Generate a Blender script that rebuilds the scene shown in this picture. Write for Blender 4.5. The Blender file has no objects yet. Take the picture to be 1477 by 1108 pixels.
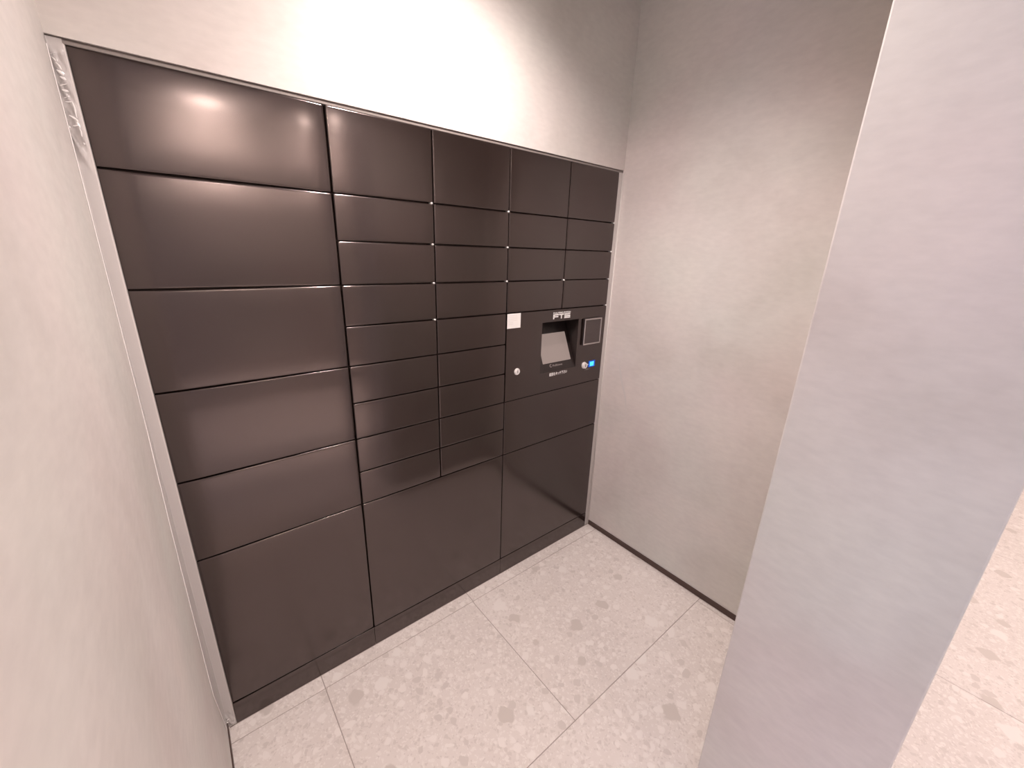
import bpy, bmesh, math, random
from mathutils import Vector, Matrix, noise

random.seed(7)
sc = bpy.context.scene
COL = sc.collection

# ------------------------------------------------------------------ camera
cam_d = bpy.data.cameras.new('camera')
cam_d.sensor_fit = 'HORIZONTAL'
cam_d.sensor_width = 36.0
cam_d.lens = 588.56 / 1477.0 * 36.0
cam_d.clip_start = 0.01
cam = bpy.data.objects.new('camera', cam_d)
COL.objects.link(cam)
CAM_X = (0.777, -0.6288, 0.0295)
CAM_Y = (-0.1712, -0.2562, -0.9513)      # image down
CAM_Z = (0.6057, 0.7342, -0.3067)        # view direction
m = Matrix((
    (CAM_X[0], -CAM_Y[0], -CAM_Z[0]),
    (CAM_X[1], -CAM_Y[1], -CAM_Z[1]),
    (CAM_X[2], -CAM_Y[2], -CAM_Z[2])))
cam.rotation_mode = 'QUATERNION'
cam.rotation_quaternion = m.to_quaternion().normalized()
cam.location = (0.0784, -1.2312, 1.458)
sc.camera = cam

# ------------------------------------------------------------------ world, exposure
sc.view_settings.view_transform = 'Standard'
sc.view_settings.look = 'None'
sc.view_settings.gamma = 1.0
sc.view_settings.use_curve_mapping = False
sc.view_settings.exposure = 0.0
w = bpy.data.worlds.new('world')
sc.world = w
w.use_nodes = True
w.node_tree.nodes['Background'].inputs['Color'].default_value = (0.9, 0.85, 0.85, 1)
w.node_tree.nodes['Background'].inputs['Strength'].default_value = 0.02

CEIL = 2.5            # alcove
CEIL2 = 2.62          # corridor
WARM = (1.0, 0.825, 0.765)
WARMP = (1.0, 0.855, 0.81)
COOL = (0.60, 0.70, 1.0)


def spot(name, loc, power, size, blend, color, radius=0.05):
    d = bpy.data.lights.new(name, 'SPOT')
    d.energy = power
    d.spot_size = math.radians(size)
    d.spot_blend = blend
    d.color = color
    d.shadow_soft_size = radius
    o = bpy.data.objects.new(name, d)
    COL.objects.link(o)
    o.location = loc
    return o


def area(name, loc, rot, sx, sy, power, color):
    d = bpy.data.lights.new(name, 'AREA')
    d.shape = 'RECTANGLE'
    d.size = sx
    d.size_y = sy
    d.energy = power
    d.color = color
    o = bpy.data.objects.new(name, d)
    COL.objects.link(o)
    o.location = loc
    o.rotation_euler = rot
    return o


# (x, y, power, cone, blend, colour, lens strength)
LAMPS = [
    (0.745, -0.50, 101, 134, 0.95, WARMP, 20),
    (0.53, -3.20, 215, 96, 0.9, WARM, 340),
    (1.36, -3.15, 115, 96, 0.9, WARM, 170),
    (2.45, -2.00, 94, 150, 0.8, WARM, 30),
    (4.60, -2.10, 90, 150, 0.8, WARM, 30),
    (0.72, -2.70, 230, 52, 0.8, WARM, 30),
]
for i, (lx, ly, pw, cone, bl, colr, ls) in enumerate(LAMPS):
    so = spot('downlight_beam', (lx, ly, (CEIL2 if i else CEIL) - 0.03), pw, cone, bl, colr)
    if i == 0:
        so.rotation_euler = (math.radians(4), math.radians(-1), 0)
    if i in (1, 2):
        so.rotation_euler = (math.radians(-46), 0, 0)      # wall washers turned to the far wall
# added cool fill on the corridor's left, an invented source for the stub wall
area('cool_fill', (-1.9, -2.3, 1.4), (0, math.radians(-90), 0), 1.8, 1.6, 22, COOL)

# ------------------------------------------------------------------ materials


def new_mat(name):
    mt = bpy.data.materials.new(name)
    mt.use_nodes = True
    nt = mt.node_tree
    return mt, nt, nt.nodes['Principled BSDF']


def N(nt, t, **kw):
    n = nt.nodes.new(t)
    for k, v in kw.items():
        if k in n.inputs:
            n.inputs[k].default_value = v
        else:
            setattr(n, k, v)
    return n


def simple(name, col, rough=0.5, metal=0.0, ior=1.5, emit=None, estr=0):
    mt, nt, b = new_mat(name)
    b.inputs['Base Color'].default_value = (*col, 1)
    b.inputs['Roughness'].default_value = rough
    b.inputs['Metallic'].default_value = metal
    b.inputs['IOR'].default_value = ior
    if emit:
        b.inputs['Emission Color'].default_value = (*emit, 1)
        b.inputs['Emission Strength'].default_value = estr
    return mt


def ramp(nt, fac, stops):
    r = nt.nodes.new('ShaderNodeValToRGB')
    els = r.color_ramp.elements
    while len(els) < len(stops):
        els.new(0.5)
    for e, (p, c) in zip(els, stops):
        e.position = p
        e.color = (*c, 1)
    nt.links.new(fac, r.inputs['Fac'])
    return r


def mixc(nt, fac, a, b, blend='MIX'):
    mx = nt.nodes.new('ShaderNodeMix')
    mx.data_type = 'RGBA'
    mx.blend_type = blend
    for sock, v in ((mx.inputs['Factor'], fac), (mx.inputs['A'], a), (mx.inputs['B'], b)):
        if hasattr(v, 'is_output') or isinstance(v, bpy.types.NodeSocket):
            nt.links.new(v, sock)
        elif isinstance(v, (int, float)):
            sock.default_value = v
        else:
            sock.default_value = (*v, 1)
    return mx.outputs['Result']


def wall_mat(name, base, tint=1.0):
    mt, nt, b = new_mat(name)
    tc = N(nt, 'ShaderNodeTexCoord')
    n1 = N(nt, 'ShaderNodeTexNoise', Scale=2.6, Detail=5.0, Roughness=0.55, Distortion=0.4)
    nt.links.new(tc.outputs['Object'], n1.inputs['Vector'])
    c = [v for v in base]
    r1 = ramp(nt, n1.outputs['Fac'], [(0.30, (c[0]*0.90, c[1]*0.89, c[2]*0.88)),
                                     (0.50, tuple(c)),
                                     (0.72, (c[0]*1.07, c[1]*1.07, c[2]*1.06))])
    # faint warm / green drift, as on a cement-look wallpaper
    n2 = N(nt, 'ShaderNodeTexNoise', Scale=1.7, Detail=3.0)
    mp = N(nt, 'ShaderNodeMapping')
    mp.inputs['Location'].default_value = (5.3, 2.1, 7.7)
    nt.links.new(tc.outputs['Object'], mp.inputs['Vector'])
    nt.links.new(mp.outputs['Vector'], n2.inputs['Vector'])
    r2 = ramp(nt, n2.outputs['Fac'], [(0.35, (1.0, 0.965, 0.96)), (0.65, (0.965, 1.0, 0.975))])
    col = mixc(nt, 1.0, r1.outputs['Color'], r2.outputs['Color'], 'MULTIPLY')
    # small trowel specks
    mp3 = N(nt, 'ShaderNodeMapping')
    mp3.inputs['Scale'].default_value = (30, 30, 75)
    nt.links.new(tc.outputs['Object'], mp3.inputs['Vector'])
    n3 = N(nt, 'ShaderNodeTexNoise', Scale=1.0, Detail=4.0)
    nt.links.new(mp3.outputs['Vector'], n3.inputs['Vector'])
    r3 = ramp(nt, n3.outputs['Fac'], [(0.3, (0.965,)*3), (0.7, (1.03,)*3)])
    col = mixc(nt, 1.0, col, r3.outputs['Color'], 'MULTIPLY')
    nt.links.new(col, b.inputs['Base Color'])
    b.inputs['Roughness'].default_value = 0.62
    bp = N(nt, 'ShaderNodeBump', Strength=0.12, Distance=0.002)
    nt.links.new(n3.outputs['Fac'], bp.inputs['Height'])
    nt.links.new(bp.outputs['Normal'], b.inputs['Normal'])
    return mt


M_WALL = wall_mat('cement_look_wallpaper', (0.72, 0.685, 0.665))
M_CEIL = simple('ceiling_paint', (0.62, 0.60, 0.58), 0.8)
M_FILL = simple('light_grey_filler', (0.60, 0.57, 0.55), 0.35)
M_CAULK = simple('white_caulk', (0.72, 0.69, 0.66), 0.5)
M_TRIMG = simple('grey_trim', (0.26, 0.23, 0.215), 0.45)
M_BASEB = simple('dark_brown_baseboard', (0.075, 0.042, 0.034), 0.45)
M_GROUT = simple('tile_joint', (0.46, 0.40, 0.37), 0.8)
M_DARK = simple('dark_gap', (0.040, 0.022, 0.018), 0.6)
M_CHROME = simple('brushed_chrome', (0.78, 0.75, 0.73), 0.22, 1.0)
M_SILVER = simple('silver_frame', (0.62, 0.58, 0.57), 0.3, 1.0)
M_WHITE = simple('white_print', (0.97, 0.96, 0.95), 0.5)
M_LABEL = simple('white_label', (0.96, 0.95, 0.93), 0.4)
M_PALE = simple('pale_print', (0.52, 0.50, 0.49), 0.6)
M_GREYP = simple('grey_print', (0.36, 0.32, 0.31), 0.5)
M_PIN = simple('bright_steel', (0.95, 0.93, 0.92), 0.35, 0.3)
M_SCREEN = simple('grey_display', (0.06, 0.05, 0.048), 0.28, 0, 1.5, (0.285, 0.212, 0.187), 1.0)
M_BEZEL = simple('black_bezel', (0.024, 0.0165, 0.0155), 0.35)
M_GLASS = simple('reader_glass', (0.060, 0.042, 0.040), 0.15, 0, 1.7)
M_CYAN = simple('cyan_light', (0.05, 0.4, 0.8), 0.3, 0, 1.5, (0.06, 0.62, 1.0), 1.3)
M_BLUE = simple('blue_light', (0.01, 0.05, 0.3), 0.3, 0, 1.5, (0.0, 0.06, 0.42), 1.0)
M_RING = simple('white_lamp_ring', (0.8, 0.8, 0.8), 0.4)


def paint_mat():
    mt, nt, b = new_mat('dark_brown_powder_coat')
    b.inputs['Base Color'].default_value = (0.010, 0.0062, 0.0055, 1)
    b.inputs['Roughness'].default_value = 0.17
    b.inputs['Specular Tint'].default_value = (1.0, 0.85, 0.82, 1)
    b.inputs['IOR'].default_value = 1.95
    return mt


M_PAINT = paint_mat()


def tile_mat():
    mt, nt, b = new_mat('terrazzo_look_tile')
    tc = N(nt, 'ShaderNodeTexCoord')
    info = N(nt, 'ShaderNodeObjectInfo')
    vm = N(nt, 'ShaderNodeVectorMath', operation='MULTIPLY_ADD')
    cmb = N(nt, 'ShaderNodeCombineXYZ')
    nt.links.new(info.outputs['Random'], cmb.inputs['X'])
    nt.links.new(info.outputs['Random'], cmb.inputs['Y'])
    nt.links.new(cmb.outputs['Vector'], vm.inputs[0])
    vm.inputs[1].default_value = (37, 53, 0)
    nt.links.new(tc.outputs['Object'], vm.inputs[2])
    # warp the coordinates a little so that chips get broken outlines
    nw = N(nt, 'ShaderNodeTexNoise', Scale=30.0, Detail=4.0)
    nt.links.new(vm.outputs['Vector'], nw.inputs['Vector'])
    sub = N(nt, 'ShaderNodeVectorMath', operation='MULTIPLY_ADD')
    nt.links.new(nw.outputs['Color'], sub.inputs[0])
    sub.inputs[1].default_value = (0.034, 0.034, 0.0)
    nt.links.new(vm.outputs['Vector'], sub.inputs[2])
    vec = sub.outputs['Vector']
    ground = N(nt, 'ShaderNodeTexNoise', Scale=3.0, Detail=6.0, Roughness=0.7)
    nt.links.new(vm.outputs['Vector'], ground.inputs['Vector'])
    g = ramp(nt, ground.outputs['Fac'], [(0.3, (0.80, 0.735, 0.70)), (0.7, (0.88, 0.82, 0.785))])
    col = g.outputs['Color']

    def chips(col, scale, size, keep, light, dark, sep, off, rnd=0.95):
        mp = N(nt, 'ShaderNodeMapping')
        mp.inputs['Location'].default_value = (off, off*1.7, 0)
        nt.links.new(vec, mp.inputs['Vector'])
        v = N(nt, 'ShaderNodeTexVoronoi', Scale=scale, Randomness=rnd)
        v.voronoi_dimensions = '2D'
        v.distance = 'MINKOWSKI'
        v.inputs['Exponent'].default_value = 1.4
        nt.links.new(mp.outputs['Vector'], v.inputs['Vector'])
        sepc = N(nt, 'ShaderNodeSeparateColor')
        nt.links.new(v.outputs['Color'], sepc.inputs['Color'])
        # chip radius varies with the cell
        rad = N(nt, 'ShaderNodeMath', operation='MULTIPLY_ADD')
        nt.links.new(sepc.outputs['Green'], rad.inputs[0])
        rad.inputs[1].default_value = size
        rad.inputs[2].default_value = size*0.35
        lt = N(nt, 'ShaderNodeMath', operation='SUBTRACT')
        nt.links.new(rad.outputs[0], lt.inputs[0])
        nt.links.new(v.outputs['Distance'], lt.inputs[1])
        sm = N(nt, 'ShaderNodeMapRange')
        sm.inputs['From Min'].default_value = 0.0
        sm.inputs['From Max'].default_value = 0.07
        nt.links.new(lt.outputs[0], sm.inputs['Value'])
        kp = N(nt, 'ShaderNodeMath', operation='LESS_THAN')
        nt.links.new(sepc.outputs['Red'], kp.inputs[0])
        kp.inputs[1].default_value = keep
        mul = N(nt, 'ShaderNodeMath', operation='MULTIPLY')
        nt.links.new(sm.outputs['Result'], mul.inputs[0])
        nt.links.new(kp.outputs[0], mul.inputs[1])
        cr = ramp(nt, sepc.outputs['Blue'], [(sep, light), (sep+0.02, dark)])
        cr.color_ramp.interpolation = 'LINEAR'
        return mixc(nt, mul.outputs[0], col, cr.outputs['Color'])
    L1 = (0.93, 0.875, 0.84)
    col = chips(col, 130, 0.42, 0.6, L1, (0.75, 0.69, 0.655), 0.62, 3.1)
    col = chips(col, 62, 0.40, 0.5, (0.91, 0.855, 0.82), (0.75, 0.69, 0.655), 0.66, 7.7)
    col = chips(col, 26, 0.36, 0.42, (0.93, 0.875, 0.84), (0.73, 0.67, 0.635), 0.66, 1.3)
    col = chips(col, 11, 0.30, 0.22, (0.93, 0.88, 0.845), (0.70, 0.64, 0.60), 0.6, 9.1)
    nt.links.new(col, b.inputs['Base Color'])
    b.inputs['Roughness'].default_value = 0.5
    return mt


M_TILE = tile_mat()


def film_mat():
    mt, nt, b = new_mat('clear_plastic_film')
    nt.nodes.remove(b)
    out = nt.nodes['Material Output']
    tr = N(nt, 'ShaderNodeBsdfTransparent')
    gl = N(nt, 'ShaderNodeBsdfPrincipled')
    gl.inputs['Base Color'].default_value = (0.80, 0.77, 0.76, 1)
    gl.inputs['Roughness'].default_value = 0.16
    gl.inputs['IOR'].default_value = 1.75
    mx = N(nt, 'ShaderNodeMixShader')
    mx.inputs['Fac'].default_value = 0.6
    nt.links.new(tr.outputs[0], mx.inputs[1])
    nt.links.new(gl.outputs[0], mx.inputs[2])
    nt.links.new(mx.outputs[0], out.inputs['Surface'])
    return mt


M_FILM = film_mat()

# ------------------------------------------------------------------ mesh helpers


def link(name, me, mat, parent=None, smooth=False):
    o = bpy.data.objects.new(name, me)
    COL.objects.link(o)
    if mat:
        me.materials.append(mat)
    if smooth:
        for p in me.polygons:
            p.use_smooth = True
    if parent:
        o.parent = parent
    return o


def bm_obj(name, bm, mat, parent=None, smooth=False):
    me = bpy.data.meshes.new(name)
    bmesh.ops.recalc_face_normals(bm, faces=bm.faces)
    bm.to_mesh(me)
    bm.free()
    return link(name, me, mat, parent, smooth)


def add_box(bm, x0, x1, y0, y1, z0, z1, bev=0.0, seg=2):
    r = bmesh.ops.create_cube(bm, size=1.0)
    vs = r['verts']
    for v in vs:
        v.co = Vector((x0 + (v.co.x+0.5)*(x1-x0), y0 + (v.co.y+0.5)*(y1-y0), z0 + (v.co.z+0.5)*(z1-z0)))
    if bev:
        es = list({e for v in vs for e in v.link_edges})
        bmesh.ops.bevel(bm, geom=es, offset=bev, segments=seg, affect='EDGES', profile=0.5)


def box(name, mat, x0, x1, y0, y1, z0, z1, parent=None, bev=0.0, seg=2, smooth=False):
    bm = bmesh.new()
    add_box(bm, x0, x1, y0, y1, z0, z1, bev, seg)
    return bm_obj(name, bm, mat, parent, smooth)


def add_cyl(bm, c, axis, r, h, seg=24, r2=None):
    """cylinder from c along axis for length h"""
    r2 = r if r2 is None else r2
    q = Vector((0, 0, 1)).rotation_difference(Vector(axis).normalized())
    mt = Matrix.Translation(Vector(c)) @ q.to_matrix().to_4x4() @ Matrix.Translation((0, 0, h/2))
    bmesh.ops.create_cone(bm, cap_ends=True, segments=seg, radius1=r, radius2=r2, depth=h, matrix=mt)


def empty(name, loc, label, cat, group=None):
    o = bpy.data.objects.new(name, None)
    COL.objects.link(o)
    o.location = loc
    o.empty_display_size = 0.1
    o['label'] = label
    o['category'] = cat
    if group:
        o['group'] = group
    return o


def struct(o):
    o['kind'] = 'structure'
    return o


# ------------------------------------------------------------------ dimensions
XL = -0.024          # left wall
XR = 1.688           # right wall
LW = 1.660           # locker width
LH = 1.800           # locker height
YS0, YS1 = -1.003, -1.300     # stub wall
XS = 0.954
CX0, CX1, CY = -2.2, 6.2, -3.55
G = 0.0018           # half gap between doors

# ------------------------------------------------------------------ shell
bm = bmesh.new()
add_box(bm, XL, XR, 0.0, 0.12, LH + 0.0100, CEIL)
add_box(bm, XL, XR, 0.56, 0.66, 0.0, CEIL)
struct(bm_obj('wall_back', bm, M_WALL))
wl = struct(box('wall_left', M_WALL, XL-0.15, XL, YS1, 0.66, 0.0, CEIL))
struct(box('wall_right', M_WALL, XR, XR+0.15, YS0, 0.66, 0.0, CEIL))
struct(box('wall_front', M_WALL, XS, CX1, YS1, YS0, 0.0, CEIL, bev=0.003, seg=2))
struct(box('wall_corridor_left', M_WALL, CX0-0.12, CX0, CY, YS1+0.15, 0.0, CEIL2))
struct(box('wall_corridor_right', M_WALL, CX1, CX1+0.12, CY, YS1, 0.0, CEIL2))
struct(box('wall_corridor_back', M_WALL, CX0, CX1, CY-0.12, CY, 0.0, CEIL2))
struct(box('wall_corridor_front', M_WALL, CX0, XL-0.15, YS1, YS1+0.15, 0.0, CEIL))
struct(box('ceiling', M_CEIL, CX0-0.12, CX1+0.12, CY-0.12, YS1, CEIL2, CEIL2+0.1))
struct(box('ceiling_alcove', M_CEIL, CX0-0.12, CX1+0.12, YS1, 0.66, CEIL, CEIL2+0.1))
struct(box('baseboard_right', M_BASEB, XR-0.004, XR, YS0, -0.002, 0.002, 0.029))
struct(box('baseboard_left', M_BASEB, XL, XL+0.003, YS1, -0.002, 0.0, 0.028))
struct(box('baseboard_front', M_BASEB, XS, XR-0.004, YS0, YS0+0.004, 0.002, 0.029))
struct(box('baseboard_corridor', M_BASEB, CX0, CX1, CY, CY+0.004, 0.002, 0.029))

# floor: slab plus separate tiles
floor = struct(box('floor', M_GROUT, CX0-0.12, CX1+0.12, CY-0.12, 0.66, -0.10, -0.0015))
ROWS = [
    (0.0, -0.0555, [0.2525, 0.8665]),
    (-0.0555, -0.6605, [-0.337, 0.2525, 0.863]),
    (-0.6605, -1.2655, [-0.737, 0.463, 1.663]),
    (-1.2655, -1.8705, [-1.545, -0.345, 0.855, 2.055, 3.255, 4.455, 5.655]),
    (-1.8705, -2.4755, [-1.937, -0.737, 0.463, 1.663, 2.863, 4.063, 5.263]),
    (-2.4755, -3.0805, [-1.545, -0.345, 0.855, 2.055, 3.255, 4.455, 5.655]),
    (-3.0805, CY, [-1.937, -0.737, 0.463, 1.663, 2.863, 4.063, 5.263]),
]
J = 0.0014
for k, (ya, yb, js) in enumerate(ROWS):
    if k < 2:
        xa, xb = XL, XR
    elif k == 2:
        xa, xb = XL, XR
    else:
        xa, xb = CX0, CX1
    cuts = [xa] + [j for j in js if xa + 0.02 < j < xb - 0.02] + [xb]
    for a, b_ in zip(cuts[:-1], cuts[1:]):
        cx, cy = (a+b_)/2, (ya+yb)/2
        bm = bmesh.new()
        j0 = 0 if a == xa else J
        j1 = 0 if b_ == xb else J
        add_box(bm, a-cx+j0, b_-cx-j1, yb-cy+J, ya-cy-(J if k else 0), -0.008, 0.0, 0.0006, 1)
        o = bm_obj('floor_tile', bm, M_TILE, floor)
        o.location = (cx, cy, 0)

# trims round the locker
bm = bmesh.new()
add_box(bm, XL, XR, 0.0035, 0.05, LH, LH + 0.0070, 0.001, 2)
struct(bm_obj('trim_1', bm, M_TRIMG))
bm = bmesh.new()
add_box(bm, XL, XR, 0.006, 0.06, LH + 0.0070, LH + 0.0100)
struct(bm_obj('trim_2', bm, simple('shadow_gap', (0.16, 0.135, 0.125), 0.7)))
bm = bmesh.new()
add_box(bm, XL, 0.0002, 0.0003, 0.05, 0.0, LH + 0.0008, 0.003, 3)
struct(bm_obj('trim_3', bm, M_FILL, smooth=True))
bm = bmesh.new()
add_box(bm, LW + 0.0005, XR, 0.002, 0.05, 0.0, LH + 0.0015, 0.004, 3)
struct(bm_obj('trim_4', bm, M_FILL, smooth=True))
bm = bmesh.new()
add_cyl(bm, (XR - 0.002, 0.0, 0.0), (0, 0, 1), 0.0032, LH + 0.001, 10)
struct(bm_obj('trim_5', bm, M_CAULK, smooth=True))

# a pale scuff streak on the right wall near the terminal
def scuff(pts, wd):
    bm = bmesh.new()
    prev = None
    n = len(pts)
    for i, (y, z) in enumerate(pts):
        t = i/(n-1)
        hw = wd*math.sin(math.pi*min(max(t, 0.06), 0.94))*0.5
        a = bm.verts.new((XR-0.0003, y-hw, z))
        b = bm.verts.new((XR-0.0003, y+hw, z))
        c = bm.verts.new((XR-0.0007, y, z))
        if prev:
            bm.faces.new((prev[0], prev[2], c, a))
            bm.faces.new((prev[2], prev[1], b, c))
        prev = (a, b, c)
    return bm

# ------------------------------------------------------------------ locker doors
def drop(t, w_, a_):
    return a_*(1-t/w_)**2 if t < w_ else 0.0


def lines(w_, n_in=4):
    """non-uniform grid coordinates: dense near both ends"""
    e = [0.0, 0.0006, 0.0016, 0.003, 0.006, 0.011, 0.018, 0.027, 0.038, 0.05]
    e += [0.062, 0.075]
    e = [v for v in e if v < w_/2 - 0.004]
    mid = [e[-1] + (w_-2*e[-1])*i/(n_in+1) for i in range(1, n_in+1)]
    return e + mid + [w_-v for v in reversed(e)]


def door_mesh(x0, x1, z0, z1, pillow=0.0011, rnd=0.0, wide=0.045):
    """pressed sheet steel door front: rolled edges, gently crowned towards its edges"""
    W, H = x1-x0, z1-z0
    xs, zs = lines(W), lines(H)
    wp = min(wide, W*0.25, H*0.36)
    bm = bmesh.new()
    sx, sz = random.uniform(-1, 1)*rnd, random.uniform(-1, 1)*rnd
    grid = []
    for z in zs:
        row = []
        for x in xs:
            tx, tz = min(x, W-x), min(z, H-z)
            y = drop(tx, wp, pillow) + drop(tz, wp*0.9, pillow*0.8)
            y += drop(tx, 0.003, 0.0016) + drop(tz, 0.003, 0.0016)
            y += rnd*0.7*noise.noise(Vector(((x0+x)*3.1, (z0+z)*3.1, x0*7+z0*3)))
            row.append(bm.verts.new((x-W/2, y, z)))
        grid.append(row)
    for j in range(len(zs)-1):
        for i in range(len(xs)-1):
            bm.faces.new((grid[j][i], grid[j][i+1], grid[j+1][i+1], grid[j+1][i]))
    # returned flanges
    loop = grid[0][:] + [r[-1] for r in grid[1:]] + grid[-1][-2::-1] + [r[0] for r in grid[-2:0:-1]]
    back = [bm.verts.new((v.co.x, 0.018, v.co.z)) for v in loop]
    n = len(loop)
    for i in range(n):
        bm.faces.new((loop[i], back[i], back[(i+1) % n], loop[(i+1) % n]))
    bm.faces.new(back[::-1])
    return bm


def door(parent, x0, x1, z0, z1, name='door', label=None, pillow=0.0008, rnd=0.0004, wide=0.045):
    ga = 0.0006 if x0 < 0.001 else G
    gb = 0.0006 if x1 > LW-0.001 else G
    gt = 0.0008 if z1 > LH-0.001 else G
    bm = door_mesh(x0+ga, x1-gb, z0+G, z1-gt, pillow, rnd, wide)
    o = bm_obj(name, bm, M_PAINT, parent, True)
    o.location = ((x0+ga+x1-gb)/2 - parent.location.x, 0, z0+G)
    if label:
        o['label'] = label
    return o


def hinge_pin(dr, parent, x, z):
    bm = bmesh.new()
    add_cyl(bm, (0, -0.0018, 0), (0, 1, 0), 0.0030, 0.016, 12)
    o = bm_obj('hinge_pin', bm, M_PIN, dr, True)
    o.location = (x - parent.location.x - dr.location.x, 0, z - dr.location.z)
    return o


X1, X2, X3, X4 = 0.4535, 0.7555, 1.0575, 1.3595
Z = [0.085, 0.628, 0.7497, 0.8700, 0.9920, 1.1127, 1.2345, 1.3545, 1.4750, 1.5960, 1.8000]


def unit(x0, x1, label):
    u = empty('locker_unit', (x0, 0, 0), label, 'locker', 'built-in parcel locker units')
    bm = bmesh.new()
    add_box(bm, 0.0004, x1-x0-0.0004, 0.0185, 0.50, 0.0, LH-0.0005)
    bm_obj('body', bm, M_DARK, u)
    k = box('kick_plate', M_PAINT, 0.0006, x1-x0-0.0006, 0.0015, 0.0180, 0.0, 0.0835, u, 0.0012, 2)
    return u


uA = unit(0.0, X1, 'left locker unit, one wide column of six tall dark brown doors beside the left wall')
for z0, z1 in ((Z[9], Z[10]), (Z[7], Z[9]), (Z[5], Z[7]), (Z[3], Z[5]), (Z[1], Z[3]), (Z[0], Z[1])):
    door(uA, 0.0, X1, z0, z1, rnd=0.0009, pillow=0.0022, wide=0.072)

uB = unit(X1, X3, 'middle locker unit with two columns of small dark doors above one wide bottom door')
for xa, xb in ((X1, X2), (X2, X3)):
    for i in range(1, 10):
        d = door(uB, xa, xb, Z[i], Z[i+1])
        if i in (5, 6, 7, 8, 9) and i >= 5:
            if xa == X1 and i >= 6:
                hinge_pin(d, uB, X2 - 0.0072, Z[i] - 0.0002)
            elif xa == X2 and i >= 7:
                hinge_pin(d, uB, X3 + 0.0000 - 0.0030, Z[i] - 0.0002)
door(uB, X1, X3, Z[0], Z[1], label='wide bottom door spanning both columns')

uC = unit(X3, LW, 'right locker unit with the touch screen terminal panel set between dark doors')
for xa, xb in ((X3, X4), (X4, LW)):
    for i in (6, 7, 8, 9):
        d = door(uC, xa, xb, Z[i], Z[i+1])
        if xa == X3 and i == 7:
            hinge_pin(d, uC, X4 + 0.0005, Z[i])
        if xa == X4:
            hinge_pin(d, uC, LW - 0.006, Z[i])
door(uC, X3, LW, Z[1], 0.8700, label='wide door below the terminal panel')
door(uC, X3, LW, Z[0], Z[1], label='wide bottom door of the right unit')

# ------------------------------------------------------------------ terminal panel with recess
TP = dict(x0=X3+G, x1=LW-G, z0=0.8700+G, z1=Z[6]-G)
RX0, RX1, RZ0, RZ1 = 1.2485, 1.4718, 0.9610, 1.1830
bm = bmesh.new()
ox = uC.location.x


def fr(x0, x1, z0, z1):
    add_box(bm, x0-ox, x1-ox, 0.0, 0.018, z0, z1)


vs = {}
def V(x, y, z):
    k = (round(x, 5), round(y, 5), round(z, 5))
    if k not in vs:
        vs[k] = bm.verts.new((x-ox, y, z))
    return vs[k]


gx = [TP['x0'], RX0, RX1, TP['x1']]
gz = [TP['z0'], RZ0, RZ1, TP['z1']]
for i in range(3):
    for j in range(3):
        if i == 1 and j == 1:
            continue
        bm.faces.new((V(gx[i], 0, gz[j]), V(gx[i+1], 0, gz[j]), V(gx[i+1], 0, gz[j+1]), V(gx[i], 0, gz[j+1])))
for i in range(3):
    for zz in (gz[0], gz[3]):
        bm.faces.new((V(gx[i], 0, zz), V(gx[i+1], 0, zz), V(gx[i+1], 0.018, zz), V(gx[i], 0.018, zz)))
for j in range(3):
    for xx in (gx[0], gx[3]):
        bm.faces.new((V(xx, 0, gz[j]), V(xx, 0, gz[j+1]), V(xx, 0.018, gz[j+1]), V(xx, 0.018, gz[j])))
bmesh.ops.recalc_face_normals(bm, faces=bm.faces)
es = [e for e in bm.edges if len(e.link_faces) == 2 and e.calc_face_angle(0) > 1.0]
bmesh.ops.bevel(bm, geom=es, offset=0.001, segments=2, affect='EDGES', profile=0.5)
panel = bm_obj('terminal_panel', bm, M_PAINT, uC)
panel['label'] = 'flat control panel with recessed touch screen'

# recess walls and the tilted touch screen
RD = 0.115
SL = 0.0667 - 0.015
SLOPE = SL/(1.1177-0.9964)
def ys(z): return 0.015 + (z-0.9964)*SLOPE


bm = bmesh.new()
def q(*pts):
    bm.faces.new([bm.verts.new((p[0]-ox, p[1], p[2])) for p in pts])


q((RX0, 0, RZ1), (RX1, 0, RZ1), (RX1, RD, RZ1), (RX0, RD, RZ1))
for x in (RX0, RX1):
    q((x, 0, RZ0), (x, 0, RZ1), (x, RD, RZ1), (x, ys(RZ0)+0.01, RZ0))
q((RX0, 0, RZ0), (RX1, 0, RZ0), (RX1, 0.012, RZ0), (RX0, 0.012, RZ0))
q((RX0, RD, RZ0), (RX1, RD, RZ0), (RX1, RD, RZ1), (RX0, RD, RZ1))
rec = bm_obj('screen_recess', bm, M_BEZEL, panel)
# carve the body behind the panel: the body of this unit is rebuilt with a pocket
body = [c for c in uC.children if c.name.startswith('body')][0]
me = body.data
bm = bmesh.new()
W_ = LW - X3
rx0, rx1 = RX0-ox-0.006, RX1-ox+0.006
add_box(bm, 0.0004, rx0, 0.0185, 0.50, 0.0, LH-0.0005)
add_box(bm, rx1, W_-0.0004, 0.0185, 0.50, 0.0, LH-0.0005)
add_box(bm, rx0, rx1, 0.0185, 0.50, 0.0, RZ0-0.006)
add_box(bm, rx0, rx1, 0.0185, 0.50, RZ1+0.006, LH-0.0005)
add_box(bm, rx0, rx1, RD+0.01, 0.50, RZ0-0.006, RZ1+0.006)
bm.to_mesh(me)
bm.free()

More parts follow.
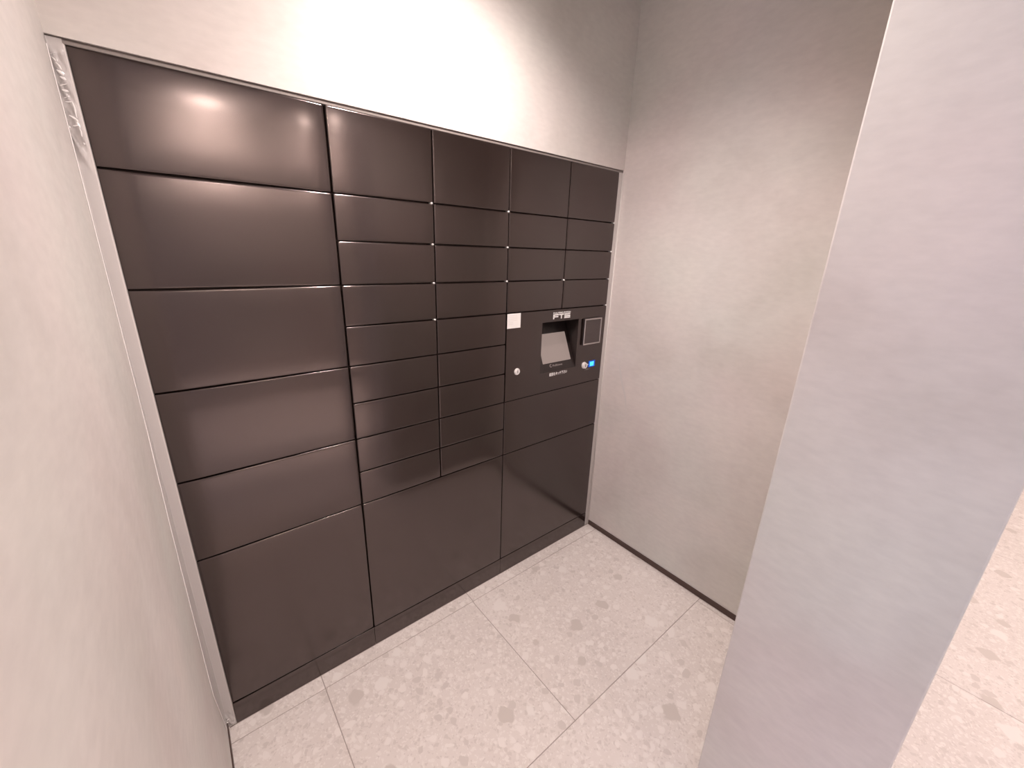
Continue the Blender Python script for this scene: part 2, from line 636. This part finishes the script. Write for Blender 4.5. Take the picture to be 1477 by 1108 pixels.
bm = bmesh.new()
zt = RZ1 - 0.010
pts = [(ys(RZ0), RZ0), (ys(zt), zt)]
nrm = Vector((0, -(1.1177-0.9964), SL)).normalized()
q((RX0, pts[0][0], pts[0][1]), (RX1, pts[0][0], pts[0][1]), (RX1, pts[1][0], pts[1][1]), (RX0, pts[1][0], pts[1][1]))
bz = bm_obj('screen_bezel', bm, M_BEZEL, panel)
ang = math.atan2(SL, 1.1177-0.9964)
bm = bmesh.new()
add_box(bm, -0.0879, 0.0879, -0.0012, 0.001, 0.0, 0.1319, 0.0006, 1)
scr = bm_obj('screen', bm, M_SCREEN, panel)
scr.location = (1.3659-ox, 0.015, 0.9964)
scr.rotation_euler = (-ang, 0, 0)
scr['label'] = 'blank grey touch screen tilted back'
bm = bmesh.new()
add_cyl(bm, (0, 0, 0), (0, -1, 0), 0.0042, 0.003, 14)
s_ = bm_obj('sensor_lens', bm, M_SILVER, panel, True)
s_.location = (1.283-ox, ys(1.142), 1.142)
s_.rotation_euler = (-ang, 0, 0)

# ------------------------------------------------------------------ writing
def text_obj(name, s, x0, x1, z0, z1, y, mat, parent, tilt=0.0, shear=0.0, ext=0.0003, off=0.0, cx=None):
    cu = bpy.data.curves.new(name, 'FONT')
    cu.body = s
    cu.size = 1.0
    cu.extrude = 0.0
    cu.offset = off
    cu.shear = shear
    cu.resolution_u = 3
    tmp = bpy.data.objects.new('tmp_text', cu)
    COL.objects.link(tmp)
    dg = bpy.context.evaluated_depsgraph_get()
    me = bpy.data.meshes.new_from_object(tmp.evaluated_get(dg))
    bpy.data.objects.remove(tmp)
    me.name = name
    xs = [v.co.x for v in me.vertices]
    ys_ = [v.co.y for v in me.vertices]
    ax, bx, ay, by = min(xs), max(xs), min(ys_), max(ys_)
    for v in me.vertices:
        u = (v.co.x-ax)/(bx-ax)
        t = (v.co.y-ay)/(by-ay)
        v.co = (-(x1-x0)/2 + u*(x1-x0), 0.0, t*(z1-z0))
    me.materials.clear()
    o = link(name, me, mat, parent)
    o.location = ((x0+x1)/2-ox, y, z0)
    o.rotation_euler = (tilt, 0, 0)
    return o


YP = -0.0006
t1 = text_obj('logo_caption', 'FULLTIME SYSTEM', 1.3085, 1.4140, 1.2148, 1.2224, YP, M_WHITE, panel, off=0.035)
# heavy three-letter logo, strokes run into one another
bm = bmesh.new()
def bar(x0, x1, z0, z1, sh=0.0):
    f = [bm.verts.new((x0-ox+sh*(z0-1.1935), YP, z0)), bm.verts.new((x1-ox+sh*(z0-1.1935), YP, z0)),
         bm.verts.new((x1-ox+sh*(z1-1.1935), YP, z1)), bm.verts.new((x0-ox+sh*(z1-1.1935), YP, z1))]
    bm.faces.new(f)


bar(1.3080, 1.3410, 1.2085, 1.2138)
bar(1.3080, 1.3155, 1.1935, 1.2085)
bar(1.3155, 1.3390, 1.2005, 1.2055)
bar(1.3430, 1.3720, 1.2085, 1.2138)
bar(1.3545, 1.3615, 1.1935, 1.2085)
bar(1.3755, 1.4125, 1.2085, 1.2138)
bar(1.3755, 1.3825, 1.2040, 1.2085)
bar(1.3755, 1.4125, 1.1998, 1.2062)
bar(1.4055, 1.4125, 1.1980, 1.2005)
bar(1.3755, 1.4125, 1.1935, 1.1985)
o = bm_obj('logo_letters', bm, M_WHITE, panel)
o['label'] = 'white FTS logo letters'
text_obj('notice_text', '画面をタッチ下さい', 1.3060, 1.4180, 0.9400, 0.9555, YP, M_WHITE, panel, off=0.03)
tx = text_obj('maker_text', 'Fulltime', 1.3330, 1.3930, 0.9800, 0.9890, ys(0.9800)-0.0010, M_GREYP, panel, tilt=-ang, off=0.012)
bm = bmesh.new()
for i in range(10):
    a0 = math.radians(40+i*28)
    a1 = math.radians(40+(i+1)*28)
    f = []
    for a, r in ((a0, 0.0070), (a1, 0.0070), (a1, 0.0045), (a0, 0.0045)):
        f.append(bm.verts.new((r*math.cos(a), 0, r*math.sin(a))))
    bm.faces.new(f)
o = bm_obj('maker_emblem', bm, M_GREYP, panel)
o.location = (1.3215-ox, ys(0.9850)-0.0010, 0.9850)
o.rotation_euler = (-ang, 0, 0)
text_obj('key_text', '非接触キー', 1.5390, 1.5810, 0.9320, 0.9390, YP, M_GREYP, panel)

# sticker
bm = bmesh.new()
add_box(bm, 0.0, 0.0675, -0.0010, 0.0, 0.0, 0.0575, 0.0003, 1)
st = bm_obj('sticker', bm, M_LABEL, panel)
st.location = (1.0605-ox, 0, 1.1745)
st['label'] = 'square white paper label'
bm = bmesh.new()
for i in range(6):
    zz = 0.049 - i*0.0066
    ln = 0.050 if i < 4 else 0.030
    x = 0.008
    while x < ln:
        wv = random.uniform(0.002, 0.006)
        x2 = min(x+wv, ln)
        f = [bm.verts.new(p) for p in ((x, -0.0012, zz), (x2, -0.0012, zz), (x2, -0.0012, zz+0.0022), (x, -0.0012, zz+0.0022))]
        bm.faces.new(f)
        x = x2+0.0012
pr = bm_obj('printed_lines', bm, simple('faint_print', (0.84, 0.82, 0.80), 0.6), st)

# reader
rd = bmesh.new()
add_box(rd, 1.5010-ox, 1.6215-ox, -0.010, 0.0, 1.0590, 1.1820, 0.002, 2)
rdo = bm_obj('card_reader', rd, M_BEZEL, panel)
rdo['label'] = 'square card reader with silver rim and dark glass'
bm = bmesh.new()
x0, x1, z0, z1, t = 1.5020-ox, 1.6205-ox, 1.0600, 1.1810, 0.0060
add_box(bm, x0, x1, -0.0125, -0.0095, z1-t, z1, 0.0008, 1)
add_box(bm, x0, x1, -0.0125, -0.0095, z0, z0+t, 0.0008, 1)
add_box(bm, x0, x0+t, -0.0125, -0.0095, z0+t, z1-t, 0.0008, 1)
add_box(bm, x1-t, x1, -0.0125, -0.0095, z0+t, z1-t, 0.0008, 1)
bm_obj('silver_rim', bm, M_SILVER, rdo)
bm = bmesh.new()
add_box(bm, x0+t, x1-t, -0.0105, -0.0095, z0+t+0.040, z1-t)
add_box(bm, x0+t, x1-t, -0.0112, -0.0095, z0+t, z0+t+0.040)
bm_obj('glass', bm, M_GLASS, rdo)


def lock(name, x, z, r, pro, label):
    bm = bmesh.new()
    add_cyl(bm, (0, 0, 0), (0, -1, 0), r*1.08, 0.003, 28, r*1.02)
    add_cyl(bm, (0, -0.003, 0), (0, -1, 0), r*0.92, pro, 28, r*0.86)
    l = bm_obj(name, bm, M_PIN, panel, True)
    for p in l.data.polygons:
        p.use_smooth = len(p.vertices) < 5
    l.location = (x-ox, 0, z)
    l['label'] = label
    bm = bmesh.new()
    add_box(bm, -r*0.12, r*0.12, -pro-0.0036, -pro-0.0028, -r*0.45, r*0.45, 0.0003, 1)
    bm_obj('keyhole', bm, M_DARK, l)
    return l


lock('cam_lock', 1.1180, 0.9933, 0.0135, 0.003, 'round silver lock at the left of the panel')
lock('key_cylinder', 1.5330, 0.9583, 0.0155, 0.008, 'silver key cylinder beside the blue light')
bm = bmesh.new()
add_box(bm, -0.0235, 0.0225, -0.0016, 0, -0.0155, 0.0155, 0.0012, 2)
bl = bm_obj('indicator_light', bm, M_BLUE, panel)
bl.location = (1.5885-ox, 0, 0.9590)
bl['label'] = 'glowing blue square indicator'
bm = bmesh.new()
add_box(bm, -0.0150, 0.0130, -0.0024, -0.0012, -0.0105, 0.0105, 0.0006, 1)
bm_obj('light_window', bm, M_CYAN, bl)
bm = bmesh.new()
add_cyl(bm, (0, 0, 0), (0, -1, 0), 0.0034, 0.0015, 12)
o = bm_obj('arrow_dot', bm, M_WHITE, panel)
o.location = (1.5600-ox, 0, 0.9580)

# ------------------------------------------------------------------ plastic film over the left corner
def film_edge(z):
    """distance of the film's free edge from the corner, along the left wall"""
    k = [(0.0, 0.012), (0.06, 0.05), (0.32, 0.150), (0.60, 0.125), (0.84, 0.095), (1.05, 0.050), (1.32, 0.030), (1.60, 0.014), (1.82, 0.010)]
    for (a, va), (b, vb) in zip(k[:-1], k[1:]):
        if z <= b:
            t = (z-a)/(b-a)
            return va + (vb-va)*t
    return k[-1][1]


bm = bmesh.new()
nz = 620
prev = None
us = [0, .08, .18, .28, .38, .46, .5, .55, .61, .67, .73, .79, .85, .91, .96, 1.0]
for i in range(nz+1):
    z = 0.010 + (LH + 0.006 - 0.010)*i/nz
    wy = film_edge(z)
    cr = 0.0
    if 1.58 < z < 1.792:
        cr = min(1, (z-1.58)/0.06)*min(1, (1.792-z)/0.012)
    if z < 0.075:
        cr = 0.8*min(1, z/0.02)*min(1, (0.075-z)/0.015)
    row = []
    for u in us:
        if u <= 0.5:
            t = u/0.5
            x = XL + 0.0008
            y = -0.0012 - wy*(1-t)
        else:
            t = (u-0.5)/0.5
            x = XL + 0.0008 + (abs(XL)-0.0030)*t
            y = -0.0012
        if cr > 0 and u > 0.40:
            e = min(1.0, (1.0-u)/0.12) if u > 0.5 else (u-0.40)/0.10
            nn = noise.noise(Vector((u*2.6, 3.3, z*62.0 + u*9)))
            n2 = noise.noise(Vector((u*7.0, 8.3, z*110.0 - u*5)))
            y -= cr*e*(0.0030 + 0.0110*nn + 0.0028*n2)*1.0 if (0.0030 + 0.0110*nn + 0.0028*n2) > 0 else 0
        row.append(bm.verts.new((x, y, z)))
    if prev:
        for a in range(len(us)-1):
            bm.faces.new((prev[a], prev[a+1], row[a+1], row[a]))
    prev = row
film = empty('corner_film', (XL, 0, 0), 'clear plastic film strip stuck down the left wall corner, crinkled and shiny at its top', 'plastic film')
f1 = bm_obj('film_sheet', bm, M_FILM, film, True)
f1.location = (-XL, 0, 0)
bm = bmesh.new()
prev = None
for i in range(61):
    z = 0.06 + (LH-0.07)*i/60
    y = -0.0012 - film_edge(z)
    ring = [bm.verts.new((XL + 0.0010 + 0.0011*math.cos(a), y + 0.0030*math.sin(a), z)) for a in [k*math.pi/3 for k in range(6)]]
    if prev:
        for a in range(6):
            bm.faces.new((prev[a], prev[(a+1) % 6], ring[(a+1) % 6], ring[a]))
    prev = ring
f2 = bm_obj('film_edge', bm, simple('pale_film_edge', (0.93, 0.90, 0.89), 0.25), film, True)
f2.location = (-XL, 0, 0)
f2['label'] = 'pale folded edge of the film'

def creases(name, pts):  # raised ridges coloured near-white, so the film's glints are in the paint
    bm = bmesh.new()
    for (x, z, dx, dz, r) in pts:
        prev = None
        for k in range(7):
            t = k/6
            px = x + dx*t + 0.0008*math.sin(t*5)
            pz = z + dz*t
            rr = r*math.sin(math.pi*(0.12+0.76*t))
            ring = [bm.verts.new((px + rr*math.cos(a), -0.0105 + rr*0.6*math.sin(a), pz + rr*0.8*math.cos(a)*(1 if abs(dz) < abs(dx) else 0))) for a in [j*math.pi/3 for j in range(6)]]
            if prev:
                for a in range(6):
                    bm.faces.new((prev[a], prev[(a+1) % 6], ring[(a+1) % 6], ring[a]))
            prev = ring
    o = bm_obj(name, bm, simple('crease_glint', (0.98, 0.97, 0.96), 0.2, 0, 1.6), film, True)
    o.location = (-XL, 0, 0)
    o['label'] = 'creases in the film with their glints painted white'
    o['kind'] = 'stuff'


creases('crease_glint', [
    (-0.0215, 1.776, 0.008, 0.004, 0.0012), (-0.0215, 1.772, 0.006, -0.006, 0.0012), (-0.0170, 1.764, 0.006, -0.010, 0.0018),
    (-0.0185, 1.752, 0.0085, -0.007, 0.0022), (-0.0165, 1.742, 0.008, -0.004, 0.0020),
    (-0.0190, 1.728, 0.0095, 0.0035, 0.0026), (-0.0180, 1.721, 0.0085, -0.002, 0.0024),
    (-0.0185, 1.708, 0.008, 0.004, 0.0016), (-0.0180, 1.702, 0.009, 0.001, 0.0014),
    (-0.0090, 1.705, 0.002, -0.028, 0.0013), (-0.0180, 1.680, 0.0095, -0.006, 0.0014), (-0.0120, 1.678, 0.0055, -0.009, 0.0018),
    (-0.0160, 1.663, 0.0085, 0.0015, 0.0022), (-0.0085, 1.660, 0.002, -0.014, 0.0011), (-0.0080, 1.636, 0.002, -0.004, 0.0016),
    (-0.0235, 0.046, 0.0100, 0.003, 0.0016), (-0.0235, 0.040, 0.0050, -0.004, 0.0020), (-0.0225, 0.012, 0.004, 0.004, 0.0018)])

# scuffs on the right wall
o = bm_obj('scuff_mark', scuff([(-0.085, 0.99), (-0.092, 0.95), (-0.106, 0.90), (-0.126, 0.85), (-0.146, 0.80), (-0.156, 0.74)], 0.012),
           simple('scuffed_paper', (0.71, 0.67, 0.65), 0.5), bpy.data.objects['wall_right'])

# ------------------------------------------------------------------ downlights
def downlight(x, y, label):
    st = [l[6] for l in LAMPS if l[0] == x and l[1] == y][0]
    M_LENS = simple('lamp_lens', (0.9, 0.9, 0.9), 0.4, 0, 1.5, (1.0, 0.84, 0.76), st)
    t = empty('ceiling_downlight', (x, y, CEIL if y > YS1 else CEIL2), label, 'ceiling light', 'recessed ceiling downlights')
    bm = bmesh.new()
    seg = 32
    prof = [(0.062, 0.0), (0.062, -0.004), (0.052, -0.005), (0.048, 0.0)]
    for (r0, z0), (r1, z1) in zip(prof[:-1], prof[1:]):
        for i in range(seg):
            a, b = 2*math.pi*i/seg, 2*math.pi*(i+1)/seg
            bm.faces.new([bm.verts.new((r*math.cos(c), r*math.sin(c), z)) for r, z, c in ((r0, z0, a), (r0, z0, b), (r1, z1, b), (r1, z1, a))])
    bmesh.ops.remove_doubles(bm, verts=bm.verts, dist=1e-5)
    bm_obj('trim_ring', bm, M_RING, t, True)
    bm = bmesh.new()
    if y > -3.0:
        add_cyl(bm, (0, 0, -0.0022), (0, 0, 1), 0.048, 0.002, 32)
    else:       # opal dome
        bmesh.ops.create_uvsphere(bm, u_segments=24, v_segments=12, radius=0.044)
        bmesh.ops.delete(bm, geom=[v for v in bm.verts if v.co.z > 0.001], context='VERTS')
    bm_obj('lens', bm, M_LENS, t, True)
    return t


downlight(LAMPS[0][0], LAMPS[0][1], 'round downlight in the alcove ceiling just in front of the lockers')
downlight(LAMPS[5][0], LAMPS[5][1], 'round corridor ceiling downlight in the middle of the corridor, nearest the alcove')
downlight(LAMPS[1][0], LAMPS[1][1], 'round downlight in the corridor ceiling close to the far wall, opposite the alcove opening')
downlight(LAMPS[2][0], LAMPS[2][1], 'round corridor ceiling downlight close to the far wall, behind the stub wall')
downlight(LAMPS[3][0], LAMPS[3][1], 'round downlight in the corridor ceiling to the right, the nearer one')
downlight(LAMPS[4][0], LAMPS[4][1], 'round downlight in the corridor ceiling farthest to the right')
